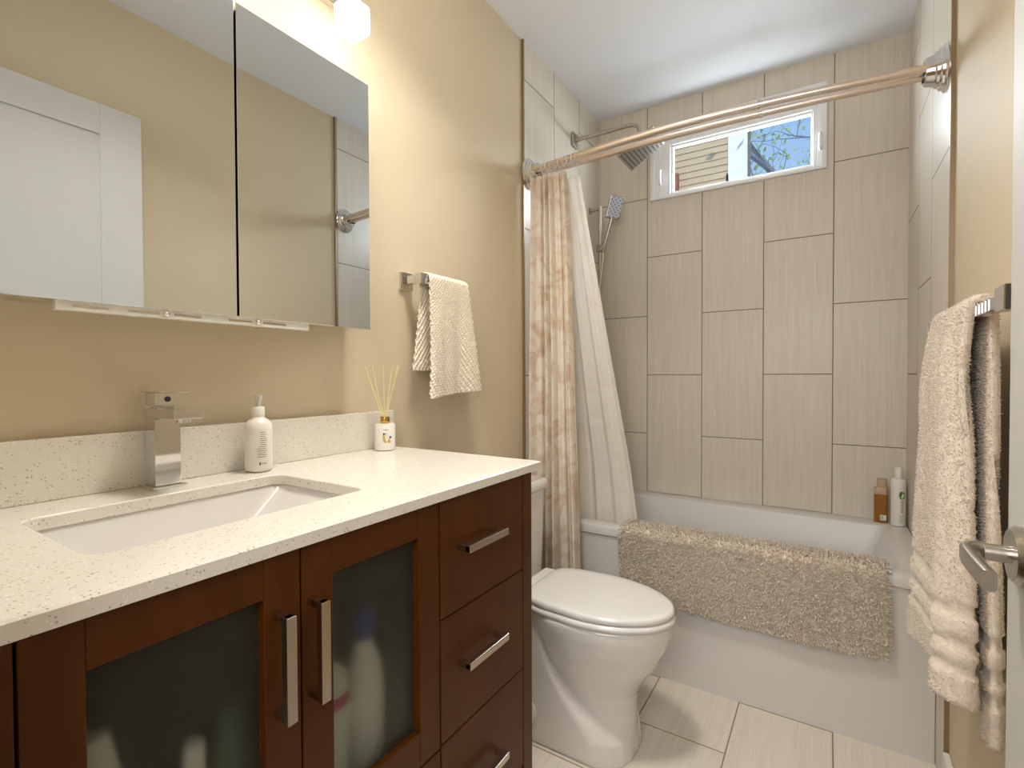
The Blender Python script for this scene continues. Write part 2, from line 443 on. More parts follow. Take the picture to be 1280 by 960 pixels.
f = bmesh.new()
frame_rect(f, WX0 + .045, WX1 - .04, WZ0 + .018, WZ1 - .06, (.06, .018, .016, .05), .775, .80, .004)
frame_rect(f, WX0 + .10, WX1 - .052, WZ0 + .028, WZ1 - .1, (.018, .014, .012, .022), .785, .815, .003)
part('window_sash', f, 'window_vinyl', wn)
part('glass', box(.40, 1.10, .800, .804, 2.27, 2.535), 'window_glass', wn)
for x, z in ((.368, 2.352), (1.127, 2.362)):
    b = bmesh.new(); tube(b, [(x, .752, z + .038), (x, .74, z + .034), (x, .736, z + .02), (x, .736, z - .02), (x, .74, z - .034), (x, .752, z - .038)], [.008, .009, .009, .009, .009, .008], 12)
    part('window_latch', b, 'window_vinyl', wn, 60)
b = bmesh.new(); bx(b, .703, .717, .776, .79, 2.272, 2.30, .002); lathe(b, [(.009, 0), (.006, .006), (.002, .02)], .71, .783, 2.298, 12)
part('tilt_knob', b, 'rubber_dark', wn, None, 'small black knob at the bottom of the sash')

# ------------------------------------------------------------------ outside
h = thing('neighbour_house', 'tan sided house wall with white corner board, seen through the small window', 'house', (-1.6, 4.5, -.5))
b = bmesh.new(); z = -.5
while z < 5.6:
    # lapped boards: each slightly tilted
    for (xa, xb) in ((-3.6, .21),):
        v = [(xa, 4.0, z), (xb, 4.0, z), (xb, 4.010, z + .075), (xa, 4.010, z + .075)]
        vs = [b.verts.new(p) for p in v + [(p[0] - .75, 5.0, p[2]) for p in v]]
        for q in ((0, 1, 2, 3), (7, 6, 5, 4), (0, 4, 5, 1), (1, 5, 6, 2), (2, 6, 7, 3), (3, 7, 4, 0)): b.faces.new([vs[i] for i in q])
    z += .075
part('siding_wall', b, 'siding', h)
b = bmesh.new(); bx(b, .205, .405, 3.975, 4.04, -.5, 5.6, .004); part('corner_board', b, 'siding_white', h)
b = bmesh.new(); bx(b, .406, .432, 3.97, 4.03, -.5, 5.6, .004); part('downpipe', b, 'nozzle_grey', h)
b = bmesh.new(); bx(b, -.62, -.33, 3.93, 3.999, 3.0, 3.62, .01); part('brick_pier', b, 'brick_red', h)
def tree(loc, seed, label, hh=4.6):
    rnd = random.Random(seed); t = thing('tree', label, 'tree', loc, 'trees beyond the window')
    b = bmesh.new(); tips = []
    def branch(p, d, r, ln, lvl):
        pts = [p]; rs = [r]
        for i in range(4):
            d = (d + Vector((rnd.gauss(0, .14), rnd.gauss(0, .14), rnd.gauss(.02, .08)))).normalized()
            p = p + d * ln / 4; pts.append(p); rs.append(r * (1 - .14 * (i + 1)))
        tube(b, pts, rs, 6, False)
        if lvl == 0: tips.append(p); tips.append(pts[2]); return
        for k in range(3):
            nd = (d + Vector((rnd.gauss(0, .6), rnd.gauss(0, .6), rnd.gauss(.1, .35)))).normalized()
            branch(pts[rnd.choice((2, 3, 4))], nd, r * .5, ln * .68, lvl - 1)
    branch(Vector(loc), Vector((.05, 0, 1)), .15, hh * .55, 5)
    part('branches', b, 'bark', t)
    V = []; Fc = []
    for tp in tips:
        for k in range(2):
            c = tp + Vector((rnd.gauss(0, .16), rnd.gauss(0, .16), rnd.gauss(0, .16))); a = Vector((rnd.gauss(0, 1), rnd.gauss(0, 1), rnd.gauss(0, 1))).normalized(); e = a.orthogonal().normalized()
            q = len(V); V += [tuple(c - a * .06), tuple(c + e * .03), tuple(c + a * .06), tuple(c - e * .03)]; Fc.append((q, q + 1, q + 2, q + 3))
    part('leaves', (V, Fc), 'foliage', t)
tree((1.7, 7.6, .2), 11, 'leafy tree with thick crooked trunk at the right of the window glass', 5.6)
tree((4.4, 15.5, .5), 5, 'paler thin-branched tree standing farther off behind the first tree', 6.2)

# ------------------------------------------------------------------ bathtub
tb = thing('bathtub', 'white alcove bathtub with a plain apron and sloping inner end', 'bathtub', (.73, .38, 0))
b = bmesh.new(); e = .0008
rings = [rrect(e, W - e, .010, D - e, 0, .003), rrect(e, W - e, .010, D - e, .548, .003), rrect(e, W - e, .0, D - e, .556, .006), rrect(e, W - e, .0, D - e, .582, .006),
         rrect(e + .002, W - e - .002, .003, D - e - .002, .589, .008), rrect(e + .008, W - e - .008, .010, D - e - .008, .592, .01),
         rrect(.11, 1.378, .072, .656, .592, .022), rrect(.113, 1.375, .075, .653, .5905, .023), rrect(.116, 1.371, .078, .650, .585, .024), rrect(.14, 1.29, .095, .628, .36, .05),
         rrect(.17, 1.22, .12, .605, .20, .07), rrect(.22, 1.16, .17, .56, .165, .07)]
loft(b, rings, True, True)
part('tub_shell', b, 'tub_acrylic', tb, 35)
b = bmesh.new(); lathe(b, [(.03, 0), (.032, .002), (.028, .004), (.0, .004)], .32, .365, .1655, 24); part('drain', b, 'chrome', tb, 40)
b = bmesh.new(); lathe(b, [(.036, 0), (.036, .006), (.03, .01), (0, .012)], .365, .44, .149, 24, 'x'); part('overflow_plate', b, 'chrome', tb, 40)

# spout and valve on the tiled left wall
sp_ = thing('tub_spout', 'small chrome tub spout peeking out beside the curtain liner', 'faucet', (0, .62, .66))
b = bmesh.new(); bx(b, .0002, .012, .585, .655, .625, .70, .004); bx(b, .01, .215, .60, .64, .650, .672, .005); bx(b, .185, .215, .60, .64, .640, .655, .003)
part('spout_body', b, 'chrome', sp_, 40)
b = bmesh.new(); lathe(b, [(.006, 0), (.006, .02), (.009, .022), (.009, .03), (.0, .032)], .204, .62, .672, 12); part('diverter_knob', b, 'chrome', sp_, 40)

# ------------------------------------------------------------------ toilet
TC = -.443
to = thing('toilet', 'white skirted toilet with closed lid beside the vanity', 'toilet', (.35, TC, 0))
def egg(x0, x1, hw, z, n=40, sq=2.25, shift=.42):
    cx = x0 + (x1 - x0) * shift; pts = []
    for k in range(n):
        a = 2 * PI * k / n; c, s = math.cos(a), math.sin(a)
        ex = (x1 - cx) if c > 0 else (cx - x0); p = 2 / (2.0 if c > 0 else sq)
        pts.append((cx + math.copysign(abs(c) ** p, c) * ex, TC + math.copysign(abs(s) ** (2 / 2.1), s) * hw, z))
    return pts
b = bmesh.new()
loft(b, [egg(.38, .636, .112, 0), egg(.38, .630, .112, .06), egg(.37, .627, .112, .15), egg(.355, .632, .116, .20), egg(.33, .650, .128, .235), egg(.30, .690, .152, .295), egg(.27, .728, .174, .37), egg(.25, .744, .183, .42), egg(.245, .746, .184, .450), egg(.255, .738, .178, .457)])
prof = [(.012, 0), (.636, 0), (.634, .03), (.628, .075), (.56, .128), (.48, .188), (.42, .25), (.375, .315), (.34, .37), (.31, .44), (.30, .457), (.012, .457)]
sk = bmesh.new(); loft(sk, [[(x if x < .33 else .33 + (x - .33) * (1 - abs(y / .165) ** 3) ** (1 / 3), TC + y, z) for (x, z) in prof] for y in [-.148, -.14, -.12, -.09, -.05, 0, .05, .09, .12, .14, .148]])
tmp = bpy.data.meshes.new('t'); bmesh.ops.recalc_face_normals(sk, faces=sk.faces); sk.to_mesh(tmp); b.from_mesh(tmp); sk.free(); bpy.data.meshes.remove(tmp)
bowl = part('bowl', b, 'porcelain', to)
rm = bowl.modifiers.new('r', 'REMESH'); rm.mode = 'VOXEL'; rm.voxel_size = .0055; rm.use_smooth_shade = True
sm = bowl.modifiers.new('s', 'SMOOTH'); sm.iterations = 5; sm.factor = .5
def slab(x0, x1, hw, z0, z1, r=.006, hb=.148):
    b = bmesh.new()
    def e_(i, z):
        n = 72; cx = .48; pts = []
        for k in range(n):
            a = 2 * PI * k / n; c, s = math.cos(a), math.sin(a)
            if c > 0: X = cx + c * (x1 - i - cx); Y = math.copysign(abs(s) ** 1.04, s) * (hw - i)
            else:
                q = abs(c) ** (2 / 7.0); X = cx - q * (cx - x0 - i)
                Y = math.copysign(abs(s) ** (2 / 7.0), s) * (hw - i - (hw - hb) * q ** 2.2)
            pts.append((X, TC + Y, z))
        return pts
    loft(b, [e_(r, z0), e_(r * .3, z0 + r * .3), e_(0, z0 + r), e_(0, z1 - r), e_(r * .3, z1 - r * .3), e_(r, z1), e_(r * 4, z1 + .001)])
    return b
part('seat', slab(.262, .756, .184, .4575, .478, .009), 'seat_plastic', to, 60)
part('lid', slab(.265, .752, .178, .4795, .502, .009), 'seat_plastic', to, 60)
b = bmesh.new(); bx(b, .222, .275, TC - .12, TC + .12, .4575, .498, .008); part('hinge_block', b, 'seat_plastic', to)
b = bmesh.new(); loft(b, [rrect(.006, .19, TC - .165, TC + .165, .4575, .03), rrect(.006, .195, TC - .172, TC + .172, .60, .035), rrect(.006, .20, TC - .178, TC + .178, .80, .035)]); part('tank', b, 'porcelain', to, 50)
b = bmesh.new(); loft(b, [rrect(.003, .206, TC - .184, TC + .184, .800, .035), rrect(.0, .210, TC - .188, TC + .188, .808, .037), rrect(.0, .210, TC - .188, TC + .188, .832, .037), rrect(.006, .203, TC - .181, TC + .181, .842, .035)]); part('tank_lid', b, 'porcelain', to, 50)
b = bmesh.new(); lathe(b, [(.024, 0), (.024, .005), (.02, .007), (.0, .007)], .10, TC, .842, 24); part('flush_button', b, 'chrome', to, 40)
b = bmesh.new()
for k in range(1):
    rg = []
    for r, d in ((.028, .0), (.028, .006), (.022, .009), (.001, .010)):
        rg.append([(.303 + r * math.cos(2 * PI * i / 24), TC - .148 - d, .105 + r * 1.35 * math.sin(2 * PI * i / 24)) for i in range(24)])
    loft(b, rg)
part('bolt_cap', b, 'white_plastic', to, 40)

# ------------------------------------------------------------------ vanity cabinet
VX, VY0, VY1, CZ = .515, -1.955, -.968, 1.037
va = thing('vanity_cabinet', 'dark cherry wood vanity with frosted glass doors and a drawer column', 'cabinet', (.25, -1.45, 0))
b = bmesh.new()
bx(b, -.008, VX - .02, VY1 - .018, VY1 - .0, .10, CZ - .022); bx(b, -.008, VX - .02, VY0, VY0 + .018, .10, CZ - .022)        # ends
bx(b, -.008, VX - .02, VY0, VY1, .10, .118); bx(b, -.008, .002, VY0, VY1, .10, CZ - .022)
bx(b, -.008, VX - .02, -1.330, -1.312, .118, CZ - .2); bx(b, .005, VX - .03, VY0 + .02, -1.330, .49, .505)
part('carcass', b, 'wood_inside', va)
b = bmesh.new()
bx(b, VX - .02, VX + .0195, VY1 - .042, VY1, .0, CZ - .0216, .0015)      # right post
bx(b, VX - .02, VX + .0195, VY0, VY0 + .044, .0, CZ - .0216, .0015)
bx(b, VX - .02, VX - .002, VY0, VY1, .995, CZ - .0216); bx(b, VX - .02, VX - .002, VY0 + .04, VY1 - .04, .10, .13)
bx(b, VX - .02, VX - .002, -1.328, -1.311, .10, 1.0); bx(b, VX - .02, VX - .002, VY0 + .04, -1.3, .485, .504)
bx(b, -.008, VX - .02, VY1 - .004, VY1, .0, CZ - .0216)
part('face_frame', b, 'cherry_wood', va)
part('toe_kick', box(.0, .43, VY0 + .02, VY1 - .02, .001, .10), 'wood_inside', va)
def pull_v(y, z0, z1, par):
    b = bmesh.new(); x0 = VX + .018
    bx(b, x0, x0 + .034, y - .006, y + .006, z0, z0 + .011, .001); bx(b, x0, x0 + .034, y - .006, y + .006, z1 - .011, z1, .001)
    bx(b, x0 + .024, x0 + .036, y - .0075, y + .0075, z0, z1, .0012)
    part('handle', b, 'brushed_nickel', par)
def pull_h(z, y0, y1, par):
    b = bmesh.new(); x0 = VX + .018
    bx(b, x0, x0 + .034, y0, y0 + .011, z - .006, z + .006, .001); bx(b, x0, x0 + .034, y1 - .011, y1, z - .006, z + .006, .001)
    bx(b, x0 + .024, x0 + .036, y0, y1, z - .0075, z + .0075, .0012)
    part('handle', b, 'brushed_nickel', par)
def door(y0, y1, z0, z1, sl, sr, rb, rt, hy):
    b = bmesh.new(); x0, x1 = VX, VX + .02
    bx(b, x0, x1, y0, y0 + sl, z0, z1, .0015); bx(b, x0, x1, y1 - sr, y1, z0, z1, .0015)
    bx(b, x0, x1 - .0006, y0 + sl, y1 - sr, z0, z0 + rb, .0012); bx(b, x0, x1 - .0006, y0 + sl, y1 - sr, z1 - rt, z1, .0012)
    d = part('door', b, 'cherry_wood', va)
    part('glass_pane', box(x0 + .002, x0 + .006, y0 + sl - .003, y1 - sr + .003, z0 + rb - .003, z1 - rt + .003), 'frosted_glass', d)
    pull_v(hy, .794, .937, d)
door(-1.6155, -1.3215, .536, 1.012, .052, .055, .063, .054, -1.601)
door(-1.9085, -1.6185, .536, 1.012, .050, .053, .063, .054, -1.654)
for (z0, z1, hz) in ((.7825, 1.012, .911), (.5395, .7795, .676), (.297, .5365, .410), (.13, .294, .21)):
    d = part('drawer', box(VX, VX + .02, -1.3175, -1.0135, z0, z1, .0018), 'cherry_wood', va)
    pull_h(hz, -1.268, -1.127, d)
for (y0, y1) in ((-1.6155, -1.3215), (-1.9085, -1.6185)):
    d = part('drawer', box(VX, VX + .02, y0, y1, .13, .532, .0018), 'cherry_wood', va); pull_h(.43, (y0 + y1) / 2 - .08, (y0 + y1) / 2 + .08, d)

# countertop with sink cut-out
SX0, SX1, SY0, SY1 = .128, .412, -1.815, -1.390
ct = thing('countertop', 'cream speckled quartz vanity top with backsplash and sink cutout', 'countertop', (.25, -1.45, 1.01))
b = bmesh.new(); X0, X1, Y0, Y1, Z0 = -.009, .545, -1.975, -.94, CZ - .021
k = 8
hole = lambda z, g=0: rrect(SX0 - g, SX1 + g, SY0 - g, SY1 + g, z, .028, k)
def outer(z, g=0):
    # sample outer rectangle with the same count of points, matched by corner
    pts = []
    for (cx, cy, sx, sy, a0) in ((X1 - g, Y1 - g, 1, 1, 0), (X0, Y1 - g, -1, 1, 1), (X0, Y0, -1, -1, 2), (X1 - g, Y0, 1, -1, 3)):
        for i in range(k + 1): pts.append((cx, cy, z))
    return pts
def ringv(p): return [b.verts.new(q) for q in p]
def corner_ring(z, g=0):
    c = [(X1 - g, Y1 - g, z), (X0, Y1 - g, z), (X0, Y0, z), (X1 - g, Y0, z)]; return [b.verts.new(q) for q in c]
ht, hb = ringv(hole(CZ)), ringv(hole(Z0)); hr = ringv(hole(CZ, .0025))
# use hr as top surface hole edge, ht slightly lower for a soft arris
for v in ht: v.co.z -= .002
ot, om, ob = corner_ring(CZ, .003), corner_ring(CZ - .003), corner_ring(Z0)
n = len(ht)
def join_c(corner, ring, flip):
    for c in range(4):
        s = c * (k + 1)
        for i in range(k):
            fa = [corner[c], ring[s + i], ring[s + i + 1]]; b.faces.new(fa)
        nx = (s + k + 1) % n; b.faces.new([corner[c], ring[s + k], ring[nx], corner[(c + 1) % 4]])
join_c(ot, hr, 0); join_c(ob, hb, 1)
for i in range(n):
    j = (i + 1) % n; b.faces.new((hr[i], hr[j], ht[j], ht[i])); b.faces.new((ht[i], ht[j], hb[j], hb[i]))
for c in range(4):
    d = (c + 1) % 4; b.faces.new((ot[c], ot[d], om[d], om[c])); b.faces.new((om[c], om[d], ob[d], ob[c]))
part('slab', b, 'quartz', ct)
part('backsplash', box(-.009, .011, -1.975, -.925, CZ + .0003, 1.147, .0015), 'quartz', ct)
sk_ = thing('sink_basin', 'white rectangular undermount sink with sloping ends below the quartz cutout', 'sink', (.27, -1.6, .9))
b = bmesh.new(); g = .006; zt = Z0 - .0005
loft(b, [rrect(SX0 - .02, SX1 + .02, SY0 - .02, SY1 + .02, zt - .012, .03), rrect(SX0 - .02, SX1 + .02, SY0 - .02, SY1 + .02, zt, .03), rrect(SX0 - g + .002, SX1 + g - .002, SY0 - g, SY1 + g, zt, .03), rrect(SX0 + .0, SX1 - .0, SY0 + .002, SY1 - .002, zt - .01, .034),
         rrect(SX0 + .012, SX1 - .012, SY0 + .075, SY1 - .085, zt - .080, .025), rrect(SX0 + .03, SX1 - .03, SY0 + .10, SY1 - .11, zt - .10, .04), rrect(.255, .285, -1.615, -1.585, zt - .112, .014)], False, True)
part('basin', b, 'porcelain', sk_, 40)
b = bmesh.new(); lathe(b, [(.022, 0), (.022, .003), (.018, .005), (.0, .006)], .27, -1.60, zt - .1118, 24); part('drain', b, 'chrome', sk_, 40)

# ------------------------------------------------------------------ faucet
FX, FY = .054, -1.588
fa = thing('basin_faucet', 'square chrome single-lever faucet standing behind the sink', 'faucet', (FX, FY, CZ))
b = bmesh.new(); bx(b, FX - .032, FX + .032, FY - .032, FY + .03, CZ + .0003, CZ + .006, .001); part('base_plate', b, 'chrome', fa)
b = bmesh.new(); bx(b, FX - .022, FX + .022, FY - .0225, FY + .0225, CZ + .006, 1.176, .001); part('body', b, 'chrome', fa)
b = bmesh.new(); bx(b, FX - .026, FX + .105, FY - .0255, FY + .0255, 1.176, 1.194, .001); part('spout', b, 'chrome', fa)
b = bmesh.new(); lathe(b, [(.012, 0), (.012, .008), (.0, .008)], FX + .085, FY, 1.168, 20); part('aerator', b, 'chrome', fa, 40)
b = bmesh.new(); bx(b, FX - .022, FX + .022, FY - .022, FY + .022, 1.198, 1.2235, .001); bx(b, FX - .015, FX + .015, FY - .015, FY + .015, 1.193, 1.1985)
l = part('lever_block', b, 'chrome', fa)
b = bmesh.new(); bx(b, FX - .03, FX + .055, FY - .025, FY + .025, 1.2238, 1.2268, .0008, M=None); part('lever_blade', b, 'chrome', fa)
b = bmesh.new(); lathe(b, [(.0055, 0), (.0055, .001), (.0, .001)], FY, 1.211, FX + .022, 16, 'x'); part('index_mark', b, 'rubber_dark', fa, 40, 'small dark round mark')

# ------------------------------------------------------------------ soap bottle
def bottle_label_lines(par, cx, cy, r, z0, rows, ang0, mat='ink'):
    """tiny printed lines curved round a bottle of radius r; rows = (dz, half_angle, height)"""
    for (dz, a0, a1, hh) in rows:
        b = bmesh.new(); ri = []
        for i in range(9):
            a = math.radians(ang0 + a0 + (a1 - a0) * i / 8); ri.append([(cx + (r + q) * math.cos(a), cy + (r + q) * math.sin(a), z0 + dz + s) for q, s in ((.0002, -hh / 2), (.0002, hh / 2))])
        loft(b, ri, False, False, False)
        part('label_line', b, mat, par)
def merge_rows(par, cx, cy, r, z0, rows, ang0, mat, name):
    b = bmesh.new()
    for (dz, a0, a1, hh) in rows:
        ri = []
        for i in range(7):
            a = math.radians(ang0 + a0 + (a1 - a0) * i / 6); ri.append([(cx + (r + q) * math.cos(a), cy + (r + q) * math.sin(a), z0 + dz + s) for q, s in ((.0003, -hh / 2), (.0003, hh / 2))])
        loft(b, ri, False, False, False)
    return part(name, b, mat, par)
SXb, SYb = .058, -1.395
so = thing('soap_bottle', 'white pump soap bottle with small printed text beside the faucet', 'bottle', (SXb, SYb, CZ))
b = bmesh.new(); lathe(b, [(.022, .0005), (.0275, .004), (.029, .010), (.029, .098), (.0275, .108), (.022, .117), (.014, .122), (.013, .126), (0, .126)], SXb, SYb, CZ, 36); part('bottle_body', b, 'white_plastic', so, 60)
b = bmesh.new(); lathe(b, [(.0125, .1262), (.0135, .128), (.0135, .146), (.012, .148), (0, .148)], SXb, SYb, CZ, 24); part('collar', b, 'white_plastic', so, 50)
b = bmesh.new(); lathe(b, [(.006, .148), (.006, .156), (.0075, .16), (.009, .170), (.0095, .174), (.0, .175)], SXb, SYb, CZ, 20); part('pump_cap', b, 'translucent_plastic', so, 50)
ang = math.degrees(math.atan2(-2.0466 - SYb, 1.1624 - SXb))
rnd = random.Random(3)
merge_rows(so, SXb, SYb, .029, CZ, [(.036 + i * .0046, 4 + rnd.uniform(-3, 6) - (i < 6) * 9, 34 + rnd.uniform(-6, 4), .0011) for i in range(13)], ang, 'ink', 'printed_text')
merge_rows(so, SXb, SYb, .029, CZ, [(.021, 2, 8, .007), (.021, 11, 13, .0035), (.021, 16, 20, .003), (.021, 23, 27, .003), (.021, 30, 33, .003)], ang, 'ink', 'printed_mark')

# ------------------------------------------------------------------ reed diffuser
DX, DY = .062, -1.012
di = thing('reed_diffuser', 'cream reed diffuser jar with brass neck at the counter end', 'diffuser', (DX, DY, CZ))
b = bmesh.new(); lathe(b, [(.026, .0005), (.0295, .003), (.0295, .074), (.0275, .0775), (.0125, .0785), (0, .0785)], DX, DY, CZ, 36); part('jar', b, 'white_plastic', di, 50)
b = bmesh.new(); lathe(b, [(.0125, .0787), (.0135, .08), (.0135, .097), (.0125, .0985), (.0, .0985)], DX, DY, CZ, 24); part('neck', b, 'brass', di, 50)
cdir = Vector((1.1624 - DX, -2.0466 - DY, 0)).normalized(); side = Vector((-cdir.y, cdir.x, 0))
for a, d in ((-.056, .004), (-.036, -.01), (-.004, .012), (.022, -.008), (.037, .01), (.041, -.004)):
    p0 = Vector((DX, DY, CZ + .0985)) + side * a * .12; p1 = Vector((DX, DY, CZ + .248)) + side * a * 1.02 + cdir * d
    b = bmesh.new(); tube(b, [p0, p1], .0017, 8); part('reed', b, 'reed', di)
ang = math.degrees(math.atan2(-2.0466 - DY, 1.1624 - DX))
merge_rows(di, DX, DY, .0295, CZ, [(.062, -8 + i * 6, -5 + i * 6, .003) for i in range(5)], ang, 'ink', 'printed_text')
b = bmesh.new()
def patch(b, cx, cy, r, a_c, zc, ra, rz, n=18, lump=.0, off=.0004):
    vs = []
    for i in range(n):
        t = 2 * PI * i / n; q = 1 + lump * math.sin(3 * t + 1)
        a = math.radians(a_c) + ra * q * math.cos(t) / r; vs.append(b.verts.new((cx + (r + off) * math.cos(a), cy + (r + off) * math.sin(a), zc + rz * q * math.sin(t))))
    b.faces.new(vs)
patch(b, DX, DY, .0295, ang + 6, CZ + .037, .011, .011, lump=.18); patch(b, DX, DY, .0295, ang + 22, CZ + .028, .005, .005)
part('gold_motif', b, 'gold_ink', di)
b = bmesh.new(); patch(b, DX, DY, .0295, ang - 6, CZ + .050, .003, .003, 10, .2, .0006); patch(b, DX, DY, .0295, ang + 30, CZ + .040, .003, .0035, 10, .2, .0006); patch(b, DX, DY, .0295, ang + 6, CZ + .051, .0015, .0015, 10, .2, .0006)
part('dark_motif', b, 'rubber_dark', di)

# ------------------------------------------------------------------ mirror cabinet
MX, MZ0, MZ1 = .095, 1.3825, 2.051
mc = thing('mirror_cabinet', 'frameless mirrored medicine cabinet mounted on the beige wall', 'mirror cabinet', (.04, -1.6, MZ0))
b = bmesh.new(); bx(b, -.0095, MX - .012, -2.0 + .03, -1.096, MZ0 + .003, MZ1 - .003, .001); part('cabinet_box', b, 'chrome', mc)
for (y0, y1) in ((-1.4555, -1.0935), (-1.97, -1.4605)):
    part('mirror_door', box(MX - .0075, MX, y0, y1, MZ0, MZ1, .0006, 1), 'mirror', mc)
b = bmesh.new(); bx(b, MX - .020, MX - .0045, -1.757, -1.283, MZ0 - .0165, MZ0 + .002, .001); rl = part('slotted_rail', b, 'white_paint', mc)
for (y0, y1) in ((-1.735, -1.685), (-1.655, -1.606), (-1.58, -1.532), (-1.475, -1.425), (-1.40, -1.345)):
    part('slot', box(MX - .0048, MX - .0038, y0, y1, MZ0 - .010, MZ0 - .006), 'brushed_nickel', rl)
for y in (-1.594, -1.412):
    b = bmesh.new(); lathe(b, [(.005, 0), (.005, .004), (.002, .007), (0, .007)], y, MZ0 - .008, MX - .0048, 14, 'x'); part('screw', b, 'chrome', rl, 40)

# ------------------------------------------------------------------ vanity light
vl = thing('vanity_light', 'white glass cube shades glowing on a wall light above the mirror', 'wall lamp', (.0, -1.50, 2.30))
b = bmesh.new(); bx(b, -.0095, .015, -1.83, -1.11, 2.275, 2.325, .003); part('back_plate', b, 'chrome', vl)
for i, y in enumerate((-1.167, -1.47, -1.773)):
    b = bmesh.new(); tube(b, [(.012, y, 2.30), (.118, y, 2.30), (.118, y, 2.24)], .006, 10); bx(b, .104, .132, y - .014, y + .014, 2.210, 2.242, .002); part('arm', b, 'chrome', vl, 40)
    b = bmesh.new(); bx(b, .085, .151, y - .031, y + .031, 2.139, 2.212, .004); s = part('lamp_shade', b, 'lamp_glass', vl)

# unseen glowing drum, added to brighten the ceiling and upper walls
LX, LYc = .52, -1.12
cl = thing('ceiling_fill_drum', 'unseen round drum light added to brighten the bathroom ceiling and walls', 'fill light', (LX, LYc, H))
b = bmesh.new(); lathe(b, [(.05, 0), (.05, -.03), (0, -.03)], LX, LYc, H - .0005, 30); part('canopy', b, 'chrome', cl, 40)
b = bmesh.new(); lathe(b, [(0, -.031), (.15, -.031), (.155, -.036), (.155, -.12), (.15, -.128), (0, -.13)], LX, LYc, H, 40); part('diffuser', b, 'fill_drum_glow', cl, 60)

# ------------------------------------------------------------------ curved double shower rod
RZ = 2.176
def rodpt(t, which, x0=.012, x1=W - .012):
    x = x0 + (x1 - x0) * t
    if which == 0: return Vector((x, -.088 - .066 * math.sin(PI * t), RZ))
    return Vector((x, -.048 - .045 * math.sin(PI * t) , RZ - .004))
ro = thing('shower_rod', 'curved double metal shower rod spanning above the tub', 'curtain rod', (.73, -.1, RZ))
for w_ in (0, 1):
    b = bmesh.new(); tube(b, [rodpt(i / 60, w_) for i in range(61)], [.0140 if i < 40 else .0126 for i in range(61)], 20); part('rod', b, 'rod_metal', ro, 60)
    b = bmesh.new(); tube(b, [rodpt(.655, w_), rodpt(.662, w_)], .0158, 20); part('rod_joint', b, 'chrome', ro, 60)
for sgn, x0 in ((1, .0003), (-1, W - .0003)):
    b = bmesh.new(); rg = []
    for ry, rz, d in ((.060, .070, 0), (.060, .070, .005), (.056, .066, .009), (.054, .063, .010), (.053, .062, .016), (.048, .056, .020), (.046, .053, .021), (.045, .052, .027), (.040, .046, .032), (.038, .040, .052), (.034, .036, .055)):
        rg.append([(x0 + sgn * d, -.066 + ry * math.cos(2 * PI * i / 40), RZ + rz * math.sin(2 * PI * i / 40)) for i in range(40)])
    loft(b, rg); part('wall_flange', b, 'chrome', ro, 30)
    b = bmesh.new()
    for w_ in (0, 1):
        p = rodpt(0 if sgn > 0 else 1, w_); lathe(b, [(.0165, .0555 * sgn), (.0165, .058 * sgn), (.013, .0585 * sgn)], p.y, p.z, x0, 20, 'x')
    part('rod_collar', b, 'rubber_dark', ro, 40)

# ------------------------------------------------------------------ curtains
def fold(t, n, amp, ph=0): return amp * math.sin(2 * PI * n * t + ph) + amp * .35 * math.sin(2 * PI * n * 2.3 * t + 1.3 + ph)
def curtain(u, v):          # u across, v down
    z = 2.135 - v * (2.135 - .10)
    x = .024 - .016 * v + (.190 + .090 * v ** .8) * u + .004 * math.sin(9 * v + 8 * u) * v
    y = -.088 + fold(u, 6.6, .017 + .006 * v, .4 * v) - .022 * math.exp(-((v - .95) / .3) ** 2) * 0
    x += .004 * math.cos(2 * PI * 6.6 * u + .4 * v)
    return (x, y - .012 - .012 * v, z)
cu = thing('shower_curtain', 'cream shower curtain with mottled tan pattern bunched at the left', 'curtain', (.12, -.1, 2.13))
part('curtain_panel', sheet(curtain, 220, 90, .0012), 'curtain_cloth', cu, 0)
li = thing('shower_liner', 'white curtain liner fanning out into the bathtub', 'curtain', (.22, 0, 2.13))
def liner(u, v):
    z = 2.125 - v * (2.125 - .40)
    x = .10 + (.145 + .215 * v + .015 * v * v) * u + .015 * v * (1 - u)
    yb = -.045 + .17 * min(1, v * 1.35)
    y = yb + fold(u, 3.3, .010 + .006 * v, 1.2) * (1 - .35 * u)
    return (x, y, z)
part('liner_panel', sheet(liner, 110, 60, .0008), 'liner_cloth', li, 0)
rnd = random.Random(5)
for i in range(9):
    t = .055 + i * .0155; p = rodpt(t, 0)
    r = thing('curtain_ring', 'beaded metal ring on the rod above the bunched tan curtain', 'curtain ring', tuple(p), 'beaded curtain rings bunched on the rod')
    b = bmesh.new(); tl = rnd.uniform(-.004, .004)
    tube(b, [p + Vector((tl * math.cos(a), .017 * math.sin(a), .019 * math.cos(a) - .005)) for a in [2 * PI * k / 24 for k in range(25)]], .0016, 8, False)
    part('ring_wire', b, 'chrome', r, 60)
    b = bmesh.new()
    for a in range(5):
        an = PI * (.7 + .15 * a); c = p + Vector((0, .0165 * math.sin(an + PI * 0), .019 * math.cos(an) - .005)); bmesh.ops.create_uvsphere(b, u_segments=8, v_segments=6, radius=.0035, matrix=Matrix.Translation(c))
    part('beads', b, 'chrome', r, 60)
